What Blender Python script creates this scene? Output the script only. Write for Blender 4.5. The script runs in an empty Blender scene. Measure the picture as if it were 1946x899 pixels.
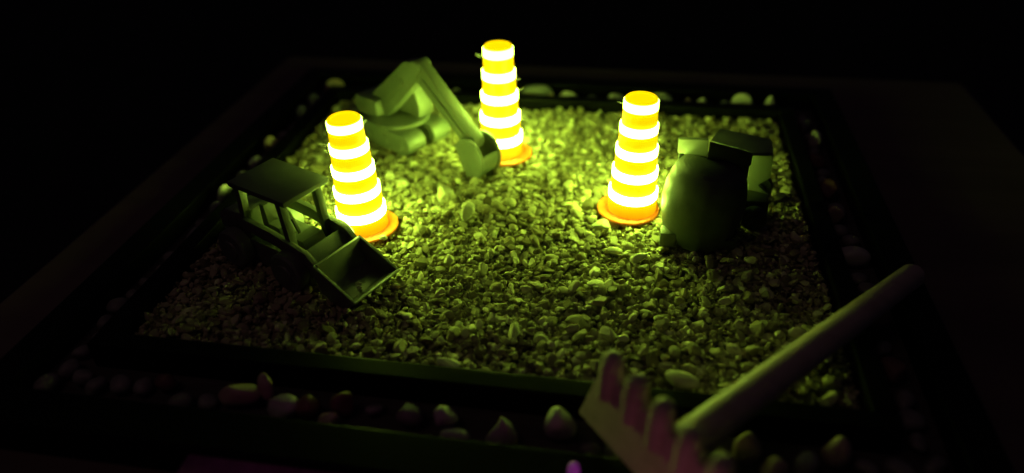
import bpy, bmesh, math, random
import numpy as np
from math import radians, sin, cos, pi
from mathutils import Vector, Matrix
random.seed(7); rng = np.random.default_rng(11)
sc = bpy.context.scene
S = 0.01                                   # everything below is written in centimetres

# ---------------------------------------------------------------- camera, world, lamps, exposure
pitch, yaw, roll = radians(33.8), radians(10.5), radians(-1.6)
fw = Vector((-sin(yaw)*cos(pitch), cos(yaw)*cos(pitch), -sin(pitch)))
r0 = Vector((cos(yaw), sin(yaw), 0)); u0 = r0.cross(fw)
Rv = r0*cos(roll) + u0*sin(roll); Uv = Rv.cross(fw)
cam_d = bpy.data.cameras.new('camera'); cam = bpy.data.objects.new('camera', cam_d)
sc.collection.objects.link(cam)
M4 = Matrix((Rv, Uv, -fw)).transposed().to_4x4(); M4.translation = Vector((4.618, -24.982, 16.5))*S
cam.matrix_world = M4
cam_d.sensor_width = 36; cam_d.lens = 36*1400/1946
cam_d.clip_start = 0.005; cam_d.clip_end = 20
cam_d.dof.use_dof = True; cam_d.dof.focus_distance = 0.275; cam_d.dof.aperture_fstop = 4.3
sc.camera = cam

w = bpy.data.worlds.new('World'); sc.world = w; w.use_nodes = True
bg = w.node_tree.nodes['Background']; bg.inputs[0].default_value = (0.55, 0.42, 0.75, 1); bg.inputs[1].default_value = 0.008

def area(name, loc, target, size, color, power):
    l = bpy.data.lights.new(name, 'AREA'); l.shape = 'DISK'; l.size = size*S; l.color = color; l.energy = power
    o = bpy.data.objects.new(name, l); sc.collection.objects.link(o)
    o.location = Vector(loc)*S
    o.rotation_euler = (Vector(target)-Vector(loc)).to_track_quat('-Z', 'Y').to_euler()
    return o
area('magenta_lamp', (4.8, -16.8, .5), (7.3, -12.5, .8), 1.6, (1.0, 0.24, 0.40), 0.0015)
area('strip_fill_lamp', (-3.6, -16.5, 3), (-3.4, -13.2, 0), 1.5, (1.0, 0.08, 0.6), 0.0004)  # unseen lamp added to tint the strip before the tray
area('dim_fill_lamp', (-25, -30, 70), (0, 0, 0), 30, (1.0, 0.55, 0.50), 0.07)  # unseen reddish fill added to lift the dark board and gravel

sc.view_settings.view_transform = 'Standard'; sc.view_settings.look = 'None'
sc.view_settings.exposure = 0; sc.view_settings.gamma = 1
sc.render.engine = 'CYCLES'
sc.cycles.use_denoising = True
sc.cycles.max_bounces = 6; sc.cycles.diffuse_bounces = 4; sc.cycles.transmission_bounces = 4
sc.cycles.caustics_reflective = False; sc.cycles.caustics_refractive = False
sc.cycles.sample_clamp_indirect = 4

# ---------------------------------------------------------------- materials
def mat(name):
    m = bpy.data.materials.new(name); m.use_nodes = True
    nt = m.node_tree; return m, nt, nt.nodes['Principled BSDF']
def N(nt, t, **k):
    n = nt.nodes.new(t)
    for a, b in k.items():
        if a.startswith('i_'): n.inputs[a[2:].replace('_', ' ')].default_value = b
        else: setattr(n, a, b)
    return n
def ramp(nt, stops):
    r = nt.nodes.new('ShaderNodeValToRGB'); e = r.color_ramp.elements
    while len(e) < len(stops): e.new(0.5)
    for x, (p, c) in zip(e, stops): x.position = p; x.color = (*c, 1)
    return r
def bump(nt, p, src, strength, dist, prev=None):
    b = N(nt, 'ShaderNodeBump'); b.inputs['Strength'].default_value = strength; b.inputs['Distance'].default_value = dist
    nt.links.new(src, b.inputs['Height'])
    if prev: nt.links.new(prev.outputs[0], b.inputs['Normal'])
    nt.links.new(b.outputs[0], p.inputs['Normal']); return b

def plastic(name, c0, c1, layer=0.35, rough=0.42, sss=0.12):
    m, nt, p = mat(name)
    tc = N(nt, 'ShaderNodeTexCoord')
    n = N(nt, 'ShaderNodeTexNoise', i_Scale=120., i_Detail=4.)
    nt.links.new(tc.outputs['Object'], n.inputs['Vector'])
    r = ramp(nt, [(0.3, c0), (0.7, c1)]); nt.links.new(n.outputs[0], r.inputs[0]); nt.links.new(r.outputs[0], p.inputs['Base Color'])
    wv = N(nt, 'ShaderNodeTexWave', i_Scale=900., i_Distortion=0.6, i_Detail=1.); wv.bands_direction = 'Z'
    nt.links.new(tc.outputs['Object'], wv.inputs['Vector'])
    b = bump(nt, p, wv.outputs[1], layer, 0.00008)
    n2 = N(nt, 'ShaderNodeTexNoise', i_Scale=420., i_Detail=5.)
    nt.links.new(tc.outputs['Object'], n2.inputs['Vector'])
    bump(nt, p, n2.outputs[0], 0.5, 0.00012, b)
    p.inputs['Roughness'].default_value = rough
    p.inputs['Subsurface Weight'].default_value = sss; p.inputs['Subsurface Radius'].default_value = (1, 1, 0.6)
    p.inputs['Subsurface Scale'].default_value = 0.0015
    return m
TOY = plastic('grey_print_plastic', (0.095, 0.105, 0.08), (0.125, 0.135, 0.105))
TOY2 = plastic('pale_print_plastic', (0.12, 0.135, 0.095), (0.16, 0.175, 0.13))
TOY_SHADED = plastic('shaded_print_plastic', (0.018, 0.02, 0.018), (0.026, 0.028, 0.025))  # toy plastic darkened, shade of the truck's unlit sides put into the colour

# the drum of the mixer truck keeps its rough print swirls
DRUM, nt, p = mat('swirled_print_plastic')
tc = N(nt, 'ShaderNodeTexCoord')
n = N(nt, 'ShaderNodeTexNoise', i_Scale=150., i_Detail=5.); nt.links.new(tc.outputs['Object'], n.inputs['Vector'])
r = ramp(nt, [(0.3, (0.04, 0.047, 0.034)), (0.7, (0.07, 0.08, 0.06))]); nt.links.new(n.outputs[0], r.inputs[0]); nt.links.new(r.outputs[0], p.inputs['Base Color'])
wv = N(nt, 'ShaderNodeTexWave', i_Scale=230., i_Distortion=5., i_Detail=5., i_Detail_Scale=1.5)
wv.wave_type = 'RINGS'; wv.rings_direction = 'Z'; nt.links.new(tc.outputs['Object'], wv.inputs['Vector'])
bump(nt, p, wv.outputs[1], 0.16, 0.0003); p.inputs['Roughness'].default_value = 0.5

def glow(name, col, strength, zramp=None, base=(1, .45, .03), rough=.45):
    m, nt, p = mat(name)
    p.inputs['Base Color'].default_value = (*base, 1); p.inputs['Roughness'].default_value = rough
    p.inputs['Emission Color'].default_value = (*col, 1); p.inputs['Emission Strength'].default_value = strength
    if zramp:
        tc = N(nt, 'ShaderNodeTexCoord'); sp = N(nt, 'ShaderNodeSeparateXYZ'); nt.links.new(tc.outputs['Generated'], sp.inputs[0])
        r = ramp(nt, zramp); nt.links.new(sp.outputs[2], r.inputs[0])
        nz = N(nt, 'ShaderNodeTexNoise', i_Scale=350., i_Detail=2.); nt.links.new(tc.outputs['Object'], nz.inputs['Vector'])
        mp = N(nt, 'ShaderNodeMapRange'); mp.inputs[3].default_value = .88; mp.inputs[4].default_value = 1.1; nt.links.new(nz.outputs[0], mp.inputs[0])
        mx = N(nt, 'ShaderNodeVectorMath', operation='SCALE'); nt.links.new(r.outputs[0], mx.inputs[0]); nt.links.new(mp.outputs[0], mx.inputs['Scale'])
        nt.links.new(mx.outputs[0], p.inputs['Emission Color'])
    return m
LIME = (0.57, 1.0, 0.09)
BANDS = [glow('glowing_clear_band', LIME, e, base=(.8, .8, .7)) for e in (86, 60, 38, 22, 14)]
TIER = glow('lit_yellow_plastic', (1, .7, 0), 1.0, [(0, (1.0, .76, 0)), (.45, (.94, .60, 0)), (1, (1.2, .95, 0))])
TIERB = glow('lit_orange_plastic', (1, .5, 0), .95, [(0, (.75, .26, 0.002)), (.4, (1.0, .40, 0)), (1, (1.25, .75, 0))])
CAP = glow('lit_yellow_top', (1.15, .82, 0), 1.0)
CAPR = glow('lit_amber_top_rim', (1.0, .58, 0), 1.0)
FLANGE = glow('orange_base_plastic', (1, .25, .01), .16, base=(.85, .22, .02))
STRAND, nt, p = mat('clear_plastic_strand'); p.inputs['Base Color'].default_value = (.7, .7, .6, 1); p.inputs['Roughness'].default_value = .25

def stone_mat(name, stops, rough=.8, scale=260):
    m, nt, p = mat(name)
    at = N(nt, 'ShaderNodeAttribute', attribute_name='tone')
    tc = N(nt, 'ShaderNodeTexCoord')
    n = N(nt, 'ShaderNodeTexNoise', i_Scale=float(scale), i_Detail=6.); nt.links.new(tc.outputs['Object'], n.inputs['Vector'])
    r = ramp(nt, stops); nt.links.new(at.outputs['Fac'], r.inputs[0])
    mp = N(nt, 'ShaderNodeMapRange'); mp.inputs[3].default_value = .6; mp.inputs[4].default_value = 1.35; nt.links.new(n.outputs[0], mp.inputs[0])
    mx = N(nt, 'ShaderNodeVectorMath', operation='SCALE'); nt.links.new(r.outputs[0], mx.inputs[0]); nt.links.new(mp.outputs[0], mx.inputs['Scale'])
    nt.links.new(mx.outputs[0], p.inputs['Base Color'])
    n2 = N(nt, 'ShaderNodeTexNoise', i_Scale=scale*3., i_Detail=5.); nt.links.new(tc.outputs['Object'], n2.inputs['Vector'])
    bump(nt, p, n2.outputs[0], .6, 0.0003)
    p.inputs['Roughness'].default_value = rough; p.inputs['Specular IOR Level'].default_value = .3
    return m
GRAVEL = stone_mat('crushed_gravel', [(0, (.07, .05, .022)), (.3, (.24, .21, .11)), (.7, (.46, .425, .25)), (1, (.72, .68, .42))])
BIGSTONE = stone_mat('pale_gravel_stone', [(0, (.36, .34, .22)), (1, (.58, .55, .38))])
def pebble_mat(name, a, b):
    m, nt, p = mat(name)
    tc = N(nt, 'ShaderNodeTexCoord'); oi = N(nt, 'ShaderNodeObjectInfo')
    ad = N(nt, 'ShaderNodeVectorMath', operation='ADD'); nt.links.new(tc.outputs['Object'], ad.inputs[0]); nt.links.new(oi.outputs['Random'], ad.inputs[1])
    n = N(nt, 'ShaderNodeTexNoise', i_Scale=160., i_Detail=5.); nt.links.new(ad.outputs[0], n.inputs['Vector'])
    r = ramp(nt, [(.3, a), (.7, b)]); nt.links.new(n.outputs[0], r.inputs[0]); nt.links.new(r.outputs[0], p.inputs['Base Color'])
    p.inputs['Roughness'].default_value = .55
    return m
PEB = {'white': pebble_mat('white_pebble', (.36, .34, .30), (.50, .48, .43)),
       'tan': pebble_mat('tan_pebble', (.34, .25, .18), (.46, .36, .27)),
       'red': pebble_mat('red_brown_pebble', (.13, .055, .045), (.20, .09, .075)),
       'grey': pebble_mat('grey_pebble', (.16, .16, .15), (.26, .26, .25)),
       'dark': pebble_mat('dark_pebble', (.16, .15, .13), (.26, .25, .22))}

def lacquer(name, a, b, rough, scale=40):
    m, nt, p = mat(name)
    tc = N(nt, 'ShaderNodeTexCoord'); n = N(nt, 'ShaderNodeTexNoise', i_Scale=float(scale), i_Detail=6.)
    mpp = N(nt, 'ShaderNodeMapping'); mpp.inputs['Scale'].default_value = (.12, 1, 1); nt.links.new(tc.outputs['Object'], mpp.inputs[0]); nt.links.new(mpp.outputs[0], n.inputs['Vector'])
    r = ramp(nt, [(.3, a), (.7, b)]); nt.links.new(n.outputs[0], r.inputs[0]); nt.links.new(r.outputs[0], p.inputs['Base Color'])
    p.inputs['Roughness'].default_value = rough
    bump(nt, p, n.outputs[0], .3, .0004)
    return m
BLACKWOOD = lacquer('black_lacquered_wood', (.003, .003, .003), (.006, .006, .006), .38, 60); BLACKWOOD.node_tree.nodes['Principled BSDF'].inputs['Specular IOR Level'].default_value = .04
BOARD = lacquer('dark_brown_board', (.095, .065, .052), (.15, .105, .085), .7, 45)
VOID = lacquer('dark_floor_covering', (.006, .006, .008), (.01, .01, .012), .9)
BED = lacquer('tray_bottom_dust', (.05, .045, .04), (.09, .08, .07), .9, 400)
PINE = lacquer('pale_pine_wood', (.40, .32, .26), (.54, .44, .37), .6, 220)

# ---------------------------------------------------------------- mesh helpers (centimetres)
def finish(name, bm, m, parent=None, bevel=0, smooth=None, label=None):
    if bevel:
        bmesh.ops.recalc_face_normals(bm, faces=bm.faces)
        es = [e for e in bm.edges if len(e.link_faces) == 2 and e.calc_face_angle(0) > radians(35)]
        bmesh.ops.bevel(bm, geom=es, offset=bevel, segments=2, profile=.6, affect='EDGES', clamp_overlap=True)
    bmesh.ops.scale(bm, vec=(S, S, S), verts=bm.verts)
    bmesh.ops.recalc_face_normals(bm, faces=bm.faces)
    me = bpy.data.meshes.new(name); bm.to_mesh(me); bm.free()
    me.materials.append(m)
    if smooth is not None:
        me.shade_smooth(); me.set_sharp_from_angle(angle=radians(smooth))
    o = bpy.data.objects.new(name, me); sc.collection.objects.link(o)
    if parent: o.parent = parent
    if label: o['label'] = label
    return o
def tag(o, label=None, cat=None, group=None, kind=None):
    if label: o['label'] = label
    if cat: o['category'] = cat
    if group: o['group'] = group
    if kind: o['kind'] = kind
    return o
def thing(name, loc, label, cat, rz=0., group=None, rot=None):
    o = bpy.data.objects.new(name, None); sc.collection.objects.link(o); o.empty_display_size = .01
    o.location = Vector(loc)*S; o.rotation_euler = rot or (0, 0, rz)
    return tag(o, label, cat, group)
def hexa(bm, b, t):
    vs = [bm.verts.new(p) for p in list(b)+list(t)]
    bm.faces.new(vs[:4][::-1]); bm.faces.new(vs[4:])
    for i in range(4): bm.faces.new((vs[i], vs[(i+1) % 4], vs[4+(i+1) % 4], vs[4+i]))
def box(bm, x0, x1, y0, y1, z0, z1):
    hexa(bm, [(x0, y0, z0), (x1, y0, z0), (x1, y1, z0), (x0, y1, z0)], [(x0, y0, z1), (x1, y0, z1), (x1, y1, z1), (x0, y1, z1)])
def bar(bm, a, b, wy, h, up=(0, 0, 1), taper=1.):
    a, b = Vector(a), Vector(b); d = (b-a).normalized(); s = d.cross(Vector(up)).normalized(); u = s.cross(d)
    def ring(c, k): return [c-s*wy/2*k-u*h/2*k, c+s*wy/2*k-u*h/2*k, c+s*wy/2*k+u*h/2*k, c-s*wy/2*k+u*h/2*k]
    hexa(bm, ring(a, 1), ring(b, taper))
def prism(bm, pts, y0, y1):                  # outline in x,z extruded over y
    a = [bm.verts.new((x, y0, z)) for x, z in pts]; b = [bm.verts.new((x, y1, z)) for x, z in pts]
    bm.faces.new(a); bm.faces.new(b[::-1]); n = len(pts)
    for i in range(n): bm.faces.new((a[i], b[i], b[(i+1) % n], a[(i+1) % n]))
def lathe(bm, prof, c=(0, 0, 0), axis='Z', seg=48, rot=None):
    """prof = [(r, h)...]; closed when the ends have r = 0"""
    c = Vector(c); rings = []
    def P(r, h, a):
        v = Vector((r*cos(a), r*sin(a), h))
        if axis == 'Y': v = Vector((v.x, v.z, v.y))
        if axis == 'X': v = Vector((v.z, v.x, v.y))
        if rot: v = rot @ v
        return v+c
    for r, h in prof:
        rings.append([bm.verts.new(P(0, h, 0))] if r == 0 else [bm.verts.new(P(r, h, 2*pi*k/seg)) for k in range(seg)])
    for A, B in zip(rings, rings[1:]):
        for k in range(seg):
            k2 = (k+1) % seg
            if len(A) == 1 and len(B) == 1: continue
            if len(A) == 1: bm.faces.new((A[0], B[k], B[k2]))
            elif len(B) == 1: bm.faces.new((A[k], B[0], A[k2]))
            else: bm.faces.new((A[k], B[k], B[k2], A[k2]))
def capsule(p, q, r0, r1, n=10):             # 2-D stadium outline from p to q, clockwise list of x,z
    (x0, z0), (x1, z1) = p, q; a = math.atan2(z1-z0, x1-x0); o = []
    for k in range(n+1): t = a+pi/2+pi*k/n; o.append((x0+r0*cos(t), z0+r0*sin(t)))
    for k in range(n+1): t = a-pi/2+pi*k/n; o.append((x1+r1*cos(t), z1+r1*sin(t)))
    return o
def tube(bm, pts, r, seg=8):
    pts = [Vector(p) for p in pts]; prev = None; rings = []
    for i, p in enumerate(pts):
        d = (pts[min(i+1, len(pts)-1)]-pts[max(i-1, 0)]).normalized()
        s = d.cross(Vector((0.3, .2, 1))).normalized(); u = s.cross(d)
        rr = r[i] if isinstance(r, (list, tuple)) else r
        rings.append([bm.verts.new(p+(s*cos(2*pi*k/seg)+u*sin(2*pi*k/seg))*rr) for k in range(seg)])
    for A, B in zip(rings, rings[1:]):
        for k in range(seg): bm.faces.new((A[k], A[(k+1) % seg], B[(k+1) % seg], B[k]))
    bm.faces.new(rings[0][::-1]); bm.faces.new(rings[-1])
BM = bmesh.new

# ---------------------------------------------------------------- setting: floor, board, tray
bm = BM(); box(bm, -600, 600, -300, 900, -9, -8); tag(finish('floor', bm, VOID), kind='structure')
bm = BM(); box(bm, -19.3, 24, -34, 21.2, -2.6, -1.2); tag(finish('table_board', bm, BOARD, bevel=.15), kind='structure')

tray = thing('garden_tray', (0, 1.7, -1.2), 'black wooden double rimmed tray holding the gravel bed, a pebble trough round it', 'tray')
OY = -1.7; OZ = 1.2
def tbox(name, x0, x1, y0, y1, z0, z1, m=BLACKWOOD, bev=.06):
    bm = BM(); box(bm, x0, x1, y0+OY, y1+OY, z0+OZ, z1+OZ); return finish(name, bm, m, tray, bevel=bev)
tbox('tray_bottom', -14.9, 14.9, -12.3, 15.6, -1.196, -.75, BED, 0)
tbox('outer_rim', -15.3, 15.3, -12.7, -11.3, -1.19, .12); tbox('outer_rim', -15.3, 15.3, 14.9, 16.0, -1.19, .12)
tbox('outer_rim', -15.3, -14.2, -11.297, 14.897, -1.19, .12); tbox('outer_rim', 14.2, 15.3, -11.297, 14.897, -1.19, .12)
tbox('inner_rim', -12.75, 12.75, -9.35, -8.65, -.745, .28); tbox('inner_rim', -12.75, 12.75, 12.1, 12.8, -.745, .36)
tbox('inner_rim', -12.75, -12.05, -8.647, 12.097, -.745, .30); tbox('inner_rim', 12.05, 12.75, -8.647, 12.097, -.745, .30)
tbox('bed_sheet', -12.04, 12.04, -8.64, 12.09, -.744, -.5, BED, 0)

# ---------------------------------------------------------------- stones
def ico(sub):
    bm = BM(); bmesh.ops.create_icosphere(bm, subdivisions=sub, radius=1)
    v = np.array([x.co[:] for x in bm.verts]); f = np.array([[q.index for q in p.verts] for p in bm.faces]); bm.free(); return v, f
ICO = {s: ico(s) for s in (1, 2, 3, 4)}
def chip(sub, planes=7, p=26, rg=rng, dmin=.36):
    v, f = ICO[sub]; n = rg.normal(size=(planes, 3)); n /= np.linalg.norm(n, axis=1)[:, None]; d = rg.uniform(dmin, .95, planes)
    q = np.clip(v @ n.T, 0, None)/d; r = (1+(q**p).sum(1))**(-1./p)
    return (v*r[:, None], f)
protos = [[chip(1, 6, 9) for _ in range(10)], [chip(2) for _ in range(60)], [chip(3, 8, 36) for _ in range(40)]]

# flat feet of the things standing on the gravel: (x, y, radius, limit of stone tops)
KEEP = [(-5.93, -.86, 1.45, .03), (-1.42, 6.27, 1.45, .03), (4.68, 1.92, 1.45, .03)]
X0, X1, Y0, Y1 = -12.0, 12.0, -8.6, 12.05
res = .06; nx = int((X1-X0)/res)+1; ny = int((Y1-Y0)/res)+1; Hm = np.full((nx, ny), -.5)
gx, gy = np.meshgrid(np.arange(nx)*res+X0, np.arange(ny)*res+Y0, indexing='ij')
inst = []
NST = 38000
for i in range(NST):
    r = float(np.clip(rng.lognormal(math.log(.090), .50), .038, .30))
    if i > NST*.93: r = float(rng.uniform(.04, .08))
    best = None
    for _ in range(3):
        x = rng.uniform(X0+r, X1-r); y = rng.uniform(Y0+r, Y1-r); ix = int((x-X0)/res); iy = int((y-Y0)/res)
        h = Hm[ix, iy]
        if best is None or h < best[0]: best = (h, x, y, ix, iy)
    h, x, y, ix, iy = best; k = max(1, int(r*.8/res))
    a0, a1, b0, b1 = max(0, ix-k), min(nx, ix+k+1), max(0, iy-k), min(ny, iy+k+1)
    flat = rng.uniform(.45, .85); sx, sy = r*rng.uniform(.95, 1.4), r*rng.uniform(.7, 1.0); sz = r*flat
    hh = np.percentile(Hm[a0:a1, b0:b1], 60); z = hh+sz*.62
    g = Hm[a0:a1, b0:b1]; d2 = ((gx[a0:a1, b0:b1]-x)**2+(gy[a0:a1, b0:b1]-y)**2)/(r*r)
    top = z+sz*.85*np.sqrt(np.clip(1-d2, 0, 1)); np.maximum(g, np.where(d2 < 1, top, -9), out=g)
    inst.append([x, y, z, sx, sy, sz, r])
inst = np.array(inst); level = np.percentile(Hm, 70); inst[:, 2] -= level
inst[:, 2] += .26*np.exp(-((inst[:, 0]+2.6)**2+(inst[:, 1]-.9)**2)/1.6)+.05*np.sin(inst[:, 0]*1.3+.4)*np.cos(inst[:, 1]*1.1)-.06*np.exp(-((inst[:, 0]-.5)**2+(inst[:, 1]+3.5)**2)/5)
print('gravel level', level, 'spread', Hm.std())
top = inst[:, 2]+inst[:, 5]
keep = np.ones(len(inst), bool)
for x, y, rr, lim in KEEP:
    d = np.hypot(inst[:, 0]-x, inst[:, 1]-y); keep &= ~((d < rr) & (top > lim))
def build_stones(inst, name, rim=False):
    V, F, T = [], [], []; off = 0
    cls = np.where(inst[:, 6] < .075, 0, np.where(inst[:, 6] < .20, 1, 2))
    for c in range(3):
        idx = np.where(cls == c)[0]; pid = rng.integers(0, len(protos[c]), len(idx))
        for q in range(len(protos[c])):
            I = inst[idx[pid == q]]; n = len(I)
            if not n: continue
            v, f = protos[c][q]
            a = rng.uniform(0, 2*pi, n); tx = rng.normal(0, .38, n); ty = rng.normal(0, .38, n)
            P = v[None]*I[:, None, 3:6]
            def rot(P, ang, i, j):
                ca, sa = np.cos(ang)[:, None], np.sin(ang)[:, None]; A, B = P[..., i].copy(), P[..., j].copy()
                P[..., i] = ca*A-sa*B; P[..., j] = sa*A+ca*B
            rot(P, tx, 1, 2); rot(P, ty, 0, 2); rot(P, a, 0, 1)
            P += I[:, None, 0:3]
            V.append(P.reshape(-1, 3)); F.append((f[None]+(off+np.arange(n)*len(v))[:, None, None]).reshape(-1, 3)); off += n*len(v)
            T.append(np.repeat(np.clip(rng.normal(.52, .24, n), 0, 1), len(v)))
    V = np.concatenate(V)*S; F = np.concatenate(F); T = np.concatenate(T)
    me = bpy.data.meshes.new(name); me.vertices.add(len(V)); me.vertices.foreach_set('co', V.astype(np.float32).ravel())
    me.loops.add(F.size); me.loops.foreach_set('vertex_index', F.astype(np.int32).ravel())
    me.polygons.add(len(F)); me.polygons.foreach_set('loop_start', np.arange(0, F.size, 3, dtype=np.int32))
    me.update(calc_edges=True)
    at = me.attributes.new('tone', 'FLOAT', 'POINT'); at.data.foreach_set('value', T.astype(np.float32))
    me.materials.append(GRAVEL); me.shade_flat()
    print(name, len(inst), 'stones', len(F), 'tris')
    o = bpy.data.objects.new(name, me); sc.collection.objects.link(o); return o
g = build_stones(inst[keep], 'gravel')
tag(g, 'pale crushed gravel filling the black tray', 'gravel', kind='stuff')

def one_stone(name, loc, sx, sy, sz, rz, m, label, cat, sub=4, planes=8, p=10, dmin=.55, rx=0, group=None, seed=0, tone=.6, smooth=True):
    rg = np.random.default_rng(seed); v, f = chip(sub, planes, p, rg, dmin)
    if 'triangular' in label: v = np.column_stack([v[:, 0]*np.clip(.95-.8*v[:, 2], .1, 1.5), v[:, 1]*np.clip(.95-.6*v[:, 2], .2, 1.4), v[:, 2]])
    v = v*np.array([sx, sy, sz])
    me = bpy.data.meshes.new(name); me.from_pydata((v*S).tolist(), [], f.tolist()); me.materials.append(m)
    if smooth: me.shade_smooth()
    at = me.attributes.new('tone', 'FLOAT', 'POINT'); at.data.foreach_set('value', np.full(len(v), tone, np.float32))
    o = bpy.data.objects.new(name, me); sc.collection.objects.link(o)
    o.location = Vector(loc)*S; o.rotation_euler = (rx, 0, rz); return tag(o, label, cat, group)
big = [((-3.2, 1.4, .50), .44, .34, .46, .3, 'tall blocky gravel stone standing between the left pylon and the excavator bucket'),
       ((-1.9, .2, .42), .42, .34, .46, 1.1, 'tall pale gravel stone just right of another blocky one in the bed middle'),
       ((-5.45, 2.7, .16), .30, .28, .24, .5, 'pale lit gravel stone behind the left pylon, the right one of a pair'),
       ((-6.25, 3.2, .17), .30, .26, .26, 2.1, 'pale lit gravel stone behind the left pylon, the left one of a pair'),
       ((3.62, .38, .16), .44, .30, .20, .2, 'flat oval gravel stone in front of the right pylon base'),
       ((-1.95, -2.8, .14), .26, .24, .22, .9, 'rounded block of gravel right of the loader bucket'),
       ((5.2, -1.7, .14), .42, .26, .24, .8, 'slanted wedge of gravel in front of the mixer truck drum'),
       ((-4.93, -1.72, .16), .22, .17, .15, .4, 'small bright stone lying against the left pylon base'),
       ((6.6, -8.1, .16), .62, .34, .20, -.2, 'large flat gravel chip by the front rim left of the rake handle'),
       ((-.6, -8.3, .1), .5, .26, .16, -.3, 'long tan gravel chip lying along the front rim'),
       ((-4.75, -5.05, .22), .12, .08, .06, .5, 'tiny gravel crumb lying inside the loader bucket, nearer its back'),
       ((-4.25, -5.45, .22), .14, .09, .07, 1.5, 'tiny gravel crumb lying inside the loader bucket, nearer its lip')]
for i, (l, a, b, c, rz, lab) in enumerate(big):
    one_stone('gravel_stone', l, a, b, c, rz, BIGSTONE, lab, 'stone', sub=3, planes=11, p=18, rx=.15*(i % 3-1), seed=50+i, tone=.6+.04*i, smooth=False)

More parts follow.
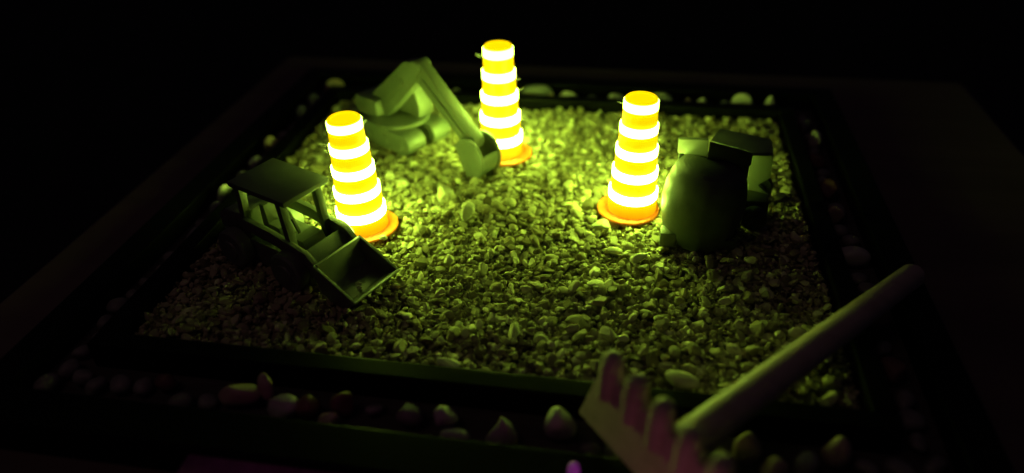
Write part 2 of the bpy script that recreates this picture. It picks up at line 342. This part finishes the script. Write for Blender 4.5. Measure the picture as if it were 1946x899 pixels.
# pebbles of the trough: x, y, long radius, short radius, height, turn, colour, label
fr, bk, lf, rt = 'pebbles in the front trough', 'pebbles in the back trough', 'pebbles in the left trough', 'pebbles in the right trough'
PB = [
 (-.95, 13.9, 1.0, .6, .65, 0, 'grey', bk, 'big dull green-lit pebble just right of the back pylon, in the back trough'),
 (-.05, 13.35, .36, .3, .55, .2, 'tan', bk, 'small tan pebble beside the big dull one in the back trough'),
 (1.0, 13.5, .62, .42, .62, .1, 'white', bk, 'rounded pale pebble, second right of the big dull one in the back trough'),
 (2.25, 13.5, .42, .35, .52, 0, 'grey', bk, 'small dim pointed pebble in the back trough midway between back and right pylons'),
 (3.55, 13.5, .56, .4, .6, .4, 'white', bk, 'pale pebble in the back trough, half hidden behind the top of the right pylon'),
 (6.1, 13.75, .85, .5, .6, 0, 'grey', bk, 'broad dull pebble in the back trough just right of the right pylon top'),
 (7.45, 13.5, .45, .36, .55, .5, 'tan', bk, 'tan brown pebble leaning on a paler one in the back trough'),
 (8.25, 13.45, .42, .36, .56, 0, 'white', bk, 'pale pebble right of the tan brown one in the back trough'),
 (9.45, 13.5, .42, .34, .48, .3, 'grey', bk, 'dim grey pebble left of the two brightest at the back right'),
 (10.3, 13.6, .62, .46, .70, 0, 'white', bk, 'bright pale pebble, second from the right end of the back trough'),
 (11.75, 13.6, .48, .44, .66, 0, 'white', bk, 'round bright pebble at the right end of the back trough'),
 (-3.6, 13.6, .5, .4, .5, 0, 'dark', bk, 'dark pebble behind the excavator stick, left of the back pylon'),
 (-5.6, 13.5, .5, .4, .5, 0, 'dark', bk, 'dark pebble behind the excavator apex in the back trough'),
 (-12.9, 13.6, .6, .42, .6, .5, 'tan', lf, 'pale brown pebble in the far left corner of the trough'),
 (-13.4, 11.9, .46, .36, .5, .5, 'grey', lf, 'dull grey pebble next to the far left corner'),
 (-13.4, 10.2, .46, .6, .5, .3, 'grey', lf, 'longish dull pebble behind the left pylon top in the left trough'),
 (-13.4, 6.2, .48, .42, .55, .1, 'tan', lf, 'yellowish pebble in the left trough above the loader roof corner'),
 (-13.4, 4.3, .42, .36, .5, .1, 'white', lf, 'pale pebble just behind the loader roof in the left trough'),
 (-13.4, 2.9, .36, .3, .46, .6, 'grey', lf, 'small dim pebble in the left trough by the loader roof'),
 (-13.35, 1.1, .36, .42, .62, 0, 'white', lf, 'brightest squarish pebble in the left trough, left of the loader roof'),
 (-13.2, .2, .4, .34, .42, .4, 'grey', lf, 'greyish pebble touching the brightest squarish one'),
 (-13.0, -2.0, .5, .4, .45, .7, 'grey', lf, 'isolated dim oval pebble in the left trough, left of the loader wheels'),
 (-9.7, -10.0, .4, .32, .4, 0, 'red', fr, 'leftmost dim red-brown pebble in the front trough'),
 (-6.95, -10.3, .72, .42, .5, .2, 'tan', fr, 'large pinkish brown pebble at the left of the front trough'),
 (-6.15, -10.0, .26, .2, .62, .1, 'tan', fr, 'upright pinkish wedge beside the large brown pebble'),
 (-5.4, -10.5, .55, .38, .46, .1, 'white', fr, 'pale oval pebble right of the pinkish wedge'),
 (-4.65, -10.35, .45, .36, .45, .1, 'red', fr, 'red-brown pebble touching the pale oval one'),
 (-3.55, -10.15, .42, .36, .5, .1, 'red', fr, 'upper of two reddish pebbles stacked in the front trough'),
 (-3.8, -10.75, .40, .26, .34, .1, 'tan', fr, 'lower pinkish pebble under the reddish one in the front trough'),
 (-1.4, -10.2, .5, .4, .42, 0, 'dark', fr, 'dark pebble left of the pair of pale ovals in the front trough'),
 (-.3, -10.25, .46, .36, .50, .5, 'white', fr, 'upper dimmer oval of the pale pair in the front trough'),
 (.12, -10.85, .46, .30, .36, 0, 'white', fr, 'lower bright oval pebble of the pair in the front trough'),
 (1.5, -10.6, .44, .3, .62, .3, 'white', fr, 'triangular pointed pebble in the front trough'),
 (3.15, -10.1, .5, .45, .62, .2, 'white', fr, 'greenish pebble tucked under the left end of the rake head'),
 (8.45, -10.2, .48, .40, .6, 1.1, 'tan', fr, 'magenta-lit pebble standing below the rake handle'),
 (9.15, -10.7, .46, .36, .42, .3, 'tan', fr, 'magenta-lit pebble right of the standing one below the handle'),
 (10.0, -10.4, .46, .34, .42, .9, 'grey', fr, 'dim violet pebble at the right of the front trough'),
 (10.9, -9.9, .4, .42, .55, .2, 'tan', fr, 'upright pinkish pebble right of the middle of the rake handle'),
 (13.35, 11.8, .34, .3, .45, 0, 'grey', rt, 'grey pebble at the far end of the right trough'),
 (13.6, 10.2, .34, .46, .55, .3, 'white', rt, 'pale grey pebble near the far end of the right trough'),
 (13.3, 8.0, .42, .5, .45, .4, 'red', rt, 'red pebble in the right trough behind the mixer truck roof'),
 (13.35, 5.2, .5, .55, .5, .4, 'red', rt, 'dim red-brown pebble in the right trough, right of the mixer truck'),
 (13.3, 3.1, .42, .34, .5, .2, 'tan', rt, 'small pale brown pebble in the right trough, right of the mixer truck'),
 (13.3, .1, .72, .40, .45, -.1, 'white', rt, 'broad pale pebble with one bright end in the right trough'),
 (13.4, -3.6, .44, .5, .45, .4, 'red', rt, 'dull red pebble in the right trough near the handle end'),
 (13.3, -6.2, .44, .5, .45, .4, 'red', rt, 'dull red pebble nearest the front of the right trough'),
]
for i, (x, y, a, b, c, rz, col, grp, lab) in enumerate(PB):
    tri = 'triangular' in lab or 'wedge' in lab
    one_stone('pebble', (x, y, -.745+c*.95), a, b, c, rz, PEB[col], lab, 'pebble', sub=4 if not tri else 3,
              planes=6 if tri else 9, p=30 if tri else 9, dmin=.34 if tri else .62, group=grp, seed=200+i, rx=random.uniform(-.2, .2))
taken = [(q[0], q[1], max(q[2], q[3])) for q in PB]; kk = 0
def filler(x, y, grp, side):
    global kk
    r = random.uniform(.3, .46)
    if any(math.hypot(x-a, y-b) < r*.8+c*.85 for a, b, c in taken): return
    taken.append((x, y, r)); kk += 1
    one_stone('pebble', (x, y, -.745+r*.62), r, r*random.uniform(.7, .95), r*.66, random.uniform(0, 3), PEB['dark'],
              'dark unlit pebble lying low in the %s trough' % side, 'pebble', sub=3, planes=6, p=7, dmin=.7, group='dark low '+grp, seed=900+kk)
for k in range(34): filler(-12.6+.76*k+random.uniform(-.1, .1), -10.35+random.uniform(-.35, .35), fr, 'front')
for k in range(34): filler(-12.6+.76*k+random.uniform(-.1, .1), 13.9+random.uniform(-.3, .3), bk, 'back')
for k in range(31): filler(-13.45+random.uniform(-.2, .2), -10.6+.8*k, lf, 'left')
for k in range(31): filler(13.45+random.uniform(-.2, .2), -10.6+.8*k, rt, 'right')

# ---------------------------------------------------------------- glowing pylons
def make_pylon(loc, label, seed, lean=(0, 0), off=(0, 0), top=5.3):
    rg = random.Random(seed)
    t = thing('glowing_pylon', loc, label, 'pylon', group='banded glowing pylons on the gravel', rot=(lean[0], lean[1], 0))
    ca, sa = 1., 0.; ox, oy = off[0]*ca-off[1]*sa, off[0]*sa+off[1]*ca
    bm = BM(); lathe(bm, [(0, 0), (1.24, 0), (1.28, .03), (1.28, .10), (1.24, .13), (0, .13)], c=(ox, oy, 0), seg=64)
    finish('base_flange', bm, FLANGE, t, smooth=40)
    H0, n = .13, 5; th = (top-H0)/n
    for k in range(n):                                   # k = 0 is the lowest tier
        z0 = H0+k*th; rl = 1.02-.08*k; rw = rl+.005       # every tier steps in above its band
        zb = z0+th*.62
        bm = BM(); lathe(bm, [(0, z0-.004 if k else z0), (rl-.005*0, z0-.004 if k else z0), (rl-.02, zb), (0, zb)], seg=64)
        finish('tier', bm, TIERB if k == 0 else TIER, t, smooth=40)
        bm = BM(); lathe(bm, [(0, zb+.003), (rl-.018, zb+.003), (rl-.016, z0+th*.64), (rl-.012, z0+th-.04), (rl-.04, z0+th-.006), (0, z0+th-.006)], seg=40)
        finish('band', bm, BANDS[k], t, smooth=40)
    r = 1.0-.08*(n-1)-.04
    bm = BM(); lathe(bm, [(0, top-.002), (r+.0, top-.002), (r-.01, top+.05), (r-.05, top+.09), (r-.12, top+.09), (r-.14, top+.05), (0, top+.05)], seg=64)
    finish('top_cap', bm, CAP, t, smooth=40)
    for q in range(4):
        a = rg.choice([0.1, 0.25, 2.9, 3.1, 3.3, 6.1])+rg.uniform(-.2, .2); z = rg.uniform(3.0, 4.9); pts = []
        r1 = 1.0-.08*int((z-H0)/th); Lh = rg.uniform(.15, .45)
        for s in range(13):
            u = s/12; rr = r1+Lh*sin(pi*u*.9)*rg.uniform(.85, 1); pts.append((rr*cos(a+.25*u), rr*sin(a+.25*u), z+rg.uniform(-.02, .02)+.5*u*(1-.9*u)))
        bm = BM(); tube(bm, pts, .004, 5); finish('plastic_strand', bm, STRAND, t, smooth=60)
    return t
make_pylon((-6.05, -.87, .02), 'glowing yellow banded pylon on the left, right behind the loader bucket', 1, off=(.14, .0), lean=(0, -.028), top=4.83)
make_pylon((-1.58, 6.3, .02), 'glowing yellow banded pylon farthest back, behind the excavator bucket', 2, off=(.2, -.05))
make_pylon((4.79, 1.95, .02), 'glowing yellow banded pylon on the right, beside the dark mixer truck', 3, off=(-.15, -.05), lean=(0, .012), top=4.98)

# ---------------------------------------------------------------- toy wheel loader (x forward, y away from camera)
t = thing('toy_loader', (-7.95, -3.45, -.05), 'dark green toy wheel loader with flat roof, its empty bucket before the left pylon', 'toy loader', rz=radians(-24))
def P_(name, fn, m=TOY, bev=.03, sm=30, par=None, label=None):
    bm = BM(); fn(bm); return finish(name, bm, m, par or t, bevel=bev, smooth=sm, label=label)
def wheel(par, x, y, r, wd, m=TOY):
    bm = BM(); lathe(bm, [(0, -wd/2), (r*.9, -wd/2), (r, -wd/2+.08), (r, wd/2-.08), (r*.9, wd/2), (0, wd/2)], c=(x, y, r), axis='Y', seg=36)
    o = finish('wheel', bm, m, par, smooth=35)
    for sgn in (-1, 1):
        bm = BM(); lathe(bm, [(0, 0), (r*.5, 0), (r*.46, sgn*.06), (0, sgn*.06)], c=(x, y+sgn*(wd/2+.002), r), axis='Y', seg=24)
        finish('hub', bm, m, o, smooth=35)
for x in (-1.7, 1.25):
    for y in (-1.25, 1.25): wheel(t, x, y, .78, .55)
P_('chassis', lambda b: box(b, -2.7, 1.9, -.95, .95, .12, 1.15))
P_('engine_hood', lambda b: prism(b, [(-2.9, 1.155), (-1.35, 1.155), (-1.35, 2.15), (-2.5, 2.0), (-2.9, 1.7)], -.86, .86))
P_('roof', lambda b: hexa(b, [(-1.48, -1.08, 3.42), (1.48, -1.08, 3.42), (1.48, 1.08, 3.42), (-1.48, 1.08, 3.42)], [(-1.48, -1.08, 3.62), (1.48, -1.08, 3.62), (1.48, 1.08, 3.62), (-1.48, 1.08, 3.62)]), bev=.03)
for (x0, y0, x1, y1) in ((.95, -.82, 1.2, -.82), (.95, .82, 1.2, .82), (-1.2, -.82, -1.3, -.82), (-1.2, .82, -1.3, .82)):
    P_('pillar', lambda b: bar(b, (x1, y1, 1.16), (x0, y0, 3.415), .3, .26, up=(1, 0, 0)))
P_('seat', lambda b: prism(b, [(-.9, 1.16), (.0, 1.16), (.0, 1.7), (-.55, 1.75), (-.65, 2.5), (-.9, 2.5)], -.42, .42))
P_('steering_column', lambda b: bar(b, (.75, 0, 1.16), (.35, 0, 2.05), .12, .12, up=(1, 0, 0)))
P_('dashboard', lambda b: prism(b, [(.6, 1.16), (1.5, 1.16), (1.3, 1.62), (.75, 1.62)], -.5, .5))
for sg in (-1, 1):
    P_('lift_arm', lambda b: prism(b, [(-1.25, 1.75), (-1.1, 2.15), (.3, 2.05), (2.05, 1.72), (2.5, 1.35), (2.6, .75), (2.3, .72), (2.1, 1.15), (.3, 1.55), (-1.1, 1.65)], sg*1.0-.11+.0, sg*1.0+.11))
P_('cross_member', lambda b: hexa(b, [(1.70, -.887, 1.45), (2.42, -.887, .85), (2.42, .887, .85), (1.70, .887, 1.45)], [(1.78, -.887, 1.60), (2.5, -.887, 1.02), (2.5, .887, 1.02), (1.78, .887, 1.60)]))
prof = [(2.50, 1.42), (2.54, .8), (2.70, .36), (3.1, .1), (3.8, .03), (4.38, .5)]
inn = [(4.26, .54), (3.74, .15), (3.14, .22), (2.81, .43), (2.66, .82), (2.62, 1.42)]
b_ = P_('bucket', lambda b: (prism(b, prof+inn, -1.08, 1.08), prism(b, prof, -1.2, -1.083), prism(b, prof, 1.083, 1.2)), bev=.025)
P_('cutting_edge', lambda b: bar(b, (4.33, -1.19, .51), (4.33, 1.19, .51), .1, .06), par=b_, bev=.01)

# ---------------------------------------------------------------- toy excavator
t = thing('toy_excavator', (-7.3, 7.6, -.02), 'green-lit toy excavator with bent boom, its bucket resting beside the back pylon', 'toy excavator', rz=math.atan2(-.53, .85))
for (y0, y1) in ((-1.25, -.1), (.45, 1.55)):
    o = P_('track', lambda b: prism(b, capsule((-1.7, .52), (1.95, .52), .52, .52), y0, y1), TOY2, bev=.07)
    for k in range(4):
        P_('road_wheel', lambda b: lathe(b, [(0, y0-.003), (.26, y0-.003), (.24, y0-.06), (0, y0-.06)], c=(-1.5+k*1.08, 0, .5), axis='Y', seg=20), TOY2, bev=0, par=o)
P_('undercarriage', lambda b: box(b, -1.2, 1.2, -.095, .445, .35, .95), TOY2)
P_('turntable', lambda b: lathe(b, [(0, 1.045), (1.5, 1.045), (1.55, 1.08), (1.55, 1.2), (1.5, 1.25), (0, 1.25)], c=(.25, .15, 0), seg=56), TOY2, bev=0)
P_('engine_house', lambda b: box(b, -1.75, -.1, -.95, 1.2, 1.255, 2.15), TOY2, bev=.18)
cab = P_('cab', lambda b: prism(b, [(.0, 1.255), (1.55, 1.255), (1.6, 1.9), (1.15, 3.1), (.9, 3.25), (.1, 3.25)], .35, 1.35), TOY2, bev=.16)
P_('window', lambda b: prism(b, [(.25, 2.1), (1.15, 2.1), (.9, 2.95), (.25, 2.95)], .33, .347), TOY, bev=0, par=cab)
bo = P_('boom', lambda b: prism(b, capsule((-.75, 1.45), (2.0, 3.95), .72, .58), -.42, .25), TOY2, bev=.1)
P_('boom_rib', lambda b: prism(b, capsule((-.5, 1.65), (1.4, 3.4), .22, .18), -.5, -.422), TOY2, bev=.03, par=bo)
P_('boom_pivot', lambda b: lathe(b, [(0, -.5), (.16, -.5), (.16, -.425), (0, -.425)], c=(-.5, 0, 1.3), axis='Y', seg=20), TOY2, bev=0, par=bo)
st = P_('stick', lambda b: prism(b, capsule((2.40, 4.15), (5.62, 1.52), .46, .42), -.30, .32), TOY2, bev=.08)
P_('stick_rib', lambda b: prism(b, capsule((2.85, 3.68), (5.15, 1.80), .17, .17), -.38, -.303), TOY2, bev=.03, par=st)
P_('knuckle', lambda b: lathe(b, [(0, -.42), (.28, -.42), (.34, -.36), (.34, .40), (.28, .46), (0, .46)], c=(2.38, 0, 4.28), axis='Y', seg=24), TOY2, bev=0, par=st)
def bucket_side(n=16):
    o = [(5.02, 1.30)]
    for k in range(n+1):
        a = radians(125-k*(125+95)/n); o.append((5.82+.92*cos(a), .80+1.02*sin(a)))
    return o
bs = bucket_side()
bk_ = P_('bucket', lambda b: (prism(b, bs, -.66, -.48), prism(b, bs, .48, .66)), TOY2, bev=.05)
arc = [(5.82+.86*cos(radians(a)), .80+.95*sin(radians(a))) for a in range(-92, 21, 8)]
arci = [(5.82+.74*cos(radians(a)), .80+.83*sin(radians(a))) for a in range(20, -93, -8)]
P_('bucket_shell', lambda b: prism(b, arc+arci, -.477, .477), TOY2, bev=.02, par=bk_)

# ---------------------------------------------------------------- toy mixer truck (right): x along its length, y away
t = thing('toy_mixer_truck', (7.9, 1.2, -.05), 'nearly black toy mixer truck with a bulging rough drum, lit only along its left side', 'toy truck')
dp = [(0, 0), (1.15, 0), (1.28, .15), (1.42, .6), (1.54, 1.15), (1.58, 1.7), (1.54, 2.25), (1.42, 2.75), (1.24, 3.1), (.95, 3.3), (.5, 3.42), (0, 3.45)]
bm = BM(); lathe(bm, dp, seg=72)                 # its own axis, so the print swirls run round it
d = finish('drum', bm, DRUM, t, smooth=40); d.location = Vector((-.52, -.88, .02))*S; d.rotation_euler = (0, radians(4), 0)
def shear(fn, k):
    def g(b):
        fn(b)
        for v in b.verts: v.co.y += k*v.co.x
    return g
P_('frame_bracket', lambda b: hexa(b, [(-1.50, .1, 3.15), (-.48, -.85, 3.53), (-.48, -.6, 3.53), (-1.50, .35, 3.15)], [(-1.52, .1, 3.74), (-.5, -.85, 4.22), (-.5, -.6, 4.22), (-1.52, .35, 3.74)]), TOY2, bev=.04)
P_('front_beam', lambda b: hexa(b, [(-.475, -.9, 3.5), (1.13, -.9, 3.3), (1.2, .2, 3.0), (-.3, .5, 3.2)], [(-.475, -.9, 4.22), (1.13, -.9, 3.84), (1.2, -.2, 3.5), (-.3, -.2, 3.84)]), TOY_SHADED, bev=.04)
P_('bracket_post', lambda b: bar(b, (-1.35, .25, .3), (-1.35, .25, 3.2), .2, .2, up=(1, 0, 0)), TOY)
P_('lower_bracket', lambda b: box(b, -1.95, -1.35, -2.0, -1.4, .12, .75), TOY, bev=.05)
P_('lower_beam', lambda b: box(b, -1.345, .9, -1.95, -1.75, .15, .6), TOY_SHADED, bev=.05)
P_('side_panel', lambda b: prism(b, [(-.3, .1), (1.05, .1), (1.10, 3.29), (-.3, 3.4)], -.8, -.5), TOY_SHADED)
P_('rear_body', lambda b: box(b, .2, 2.3, .3, 1.25, .3, 1.1), TOY_SHADED, bev=.1)
P_('roof', lambda b: hexa(b, [(-.24, 1.05, 3.15), (1.31, .21, 3.15), (2.07, .29, 3.15), (2.15, 1.34, 3.15)], [(-.24, 1.05, 3.3), (1.31, .21, 3.3), (2.07, .29, 3.3), (2.15, 1.34, 3.3)]), TOY)
P_('roof_edge', lambda b: hexa(b, [(-.235, 1.06, 3.14), (2.15, 1.35, 3.14), (2.1, 1.5, 3.14), (.2, 2.26, 3.14)], [(-.235, 1.06, 3.29), (2.15, 1.35, 3.29), (2.1, 1.5, 3.29), (.2, 2.26, 3.29)]), TOY)
P_('rear_panel', shear(lambda b: prism(b, [(1.35, .15), (2.1, .35), (2.36, 1.05), (1.89, 1.4), (2.3, 1.85), (2.2, 3.13), (1.4, 3.13)], 1.75, 1.95), -.35), TOY2)
for x, y, rr in ((2.0, 2.2, .7), (1.75, .0, .5)): wheel(t, x, y, rr, .45, TOY_SHADED)

# ---------------------------------------------------------------- added strip and bead standing in for magenta light and its reflection
bm = BM(); box(bm, -7.2, -1.4, -24, -12.76, -1.196, -.1); tag(finish('magenta_light_strip', bm, pebble_mat('magenta_light_tint', (.14, .03, .12), (.26, .07, .22)), bevel=.08), 'added strip coloured like magenta light along the front edge of the tray', 'light strip')  # added strip, magenta light on the tray front put into its colour
GLINT = glow('magenta_reflection_glow', (.5, .04, .6), .12, base=(.6, .3, .6))
t = thing('magenta_glint', (3.72, -12.0, .12), 'small added bead glowing like a magenta reflection at the bottom edge, left of the rake', 'glint')  # made-up bead, glows in place of a magenta reflection
bm = BM(); lathe(bm, [(0, 0), (.16, 0), (.17, .12), (.13, .30), (.06, .37), (0, .38)], seg=24); finish('lens', bm, GLINT, t, smooth=50)  # invented body of the glint, neither lens nor lamp base
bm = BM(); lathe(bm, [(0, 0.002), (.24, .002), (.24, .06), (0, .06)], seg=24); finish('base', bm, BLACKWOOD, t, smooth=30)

# ---------------------------------------------------------------- wooden rake
A = Vector((.65, -.76, 0)).normalized(); nrm = Vector((.755, .645, -.10)).normalized(); up = nrm.cross(A).normalized()
if up.z < 0: up = -up
org = Vector((4.46, -10.56, 1.4))
t = thing('wooden_rake', (0, 0, 0), 'pale wooden rake lying tines up over the front rim with its handle across the corner', 'rake')
def W3(a, u, n): return org+A*a+up*u+nrm*n
def slab(bm, outline, n0, n1):
    a = [bm.verts.new(W3(x, z, n0)) for x, z in outline]; b = [bm.verts.new(W3(x, z, n1)) for x, z in outline]
    bm.faces.new(a); bm.faces.new(b[::-1]); k = len(outline)
    for i in range(k): bm.faces.new((a[i], b[i], b[(i+1) % k], a[(i+1) % k]))
sp = 1.0; ln = 6*sp
outl = [(-.95, -1.1)]
outl += [(-.28, 1.1)]
for k in range(7):
    c = k*sp; outl += [(c-.26, 1.42), (c+.26, 1.42)]
    if k < 6: outl += [(c+.5, 1.02)]
outl += [(ln+.28, 1.1), (ln+.95, -1.1)]
bm = BM(); slab(bm, outl, -.16, .16); finish('rake_head', bm, PINE, t, bevel=.06, smooth=30)
for k in range(7):
    bm = BM(); tube(bm, [W3(k*sp, .3, -.03), W3(k*sp, 1.2, -.03), W3(k*sp, 1.52, -.03), W3(k*sp, 1.70, -.03), W3(k*sp, 1.79, -.03)], [.29, .33, .31, .24, .10], 20)
    finish('tine', bm, PINE, t, smooth=50)
J = W3(2.55*sp, .62, .165); E_ = Vector((14.6, -2.5, .9))
bm = BM(); tube(bm, [J, J.lerp(E_, .5), J.lerp(E_, .985), E_], [.49, .46, .42, .34], 32); finish('handle', bm, PINE, t, smooth=50)
print('objects', len(bpy.data.objects))
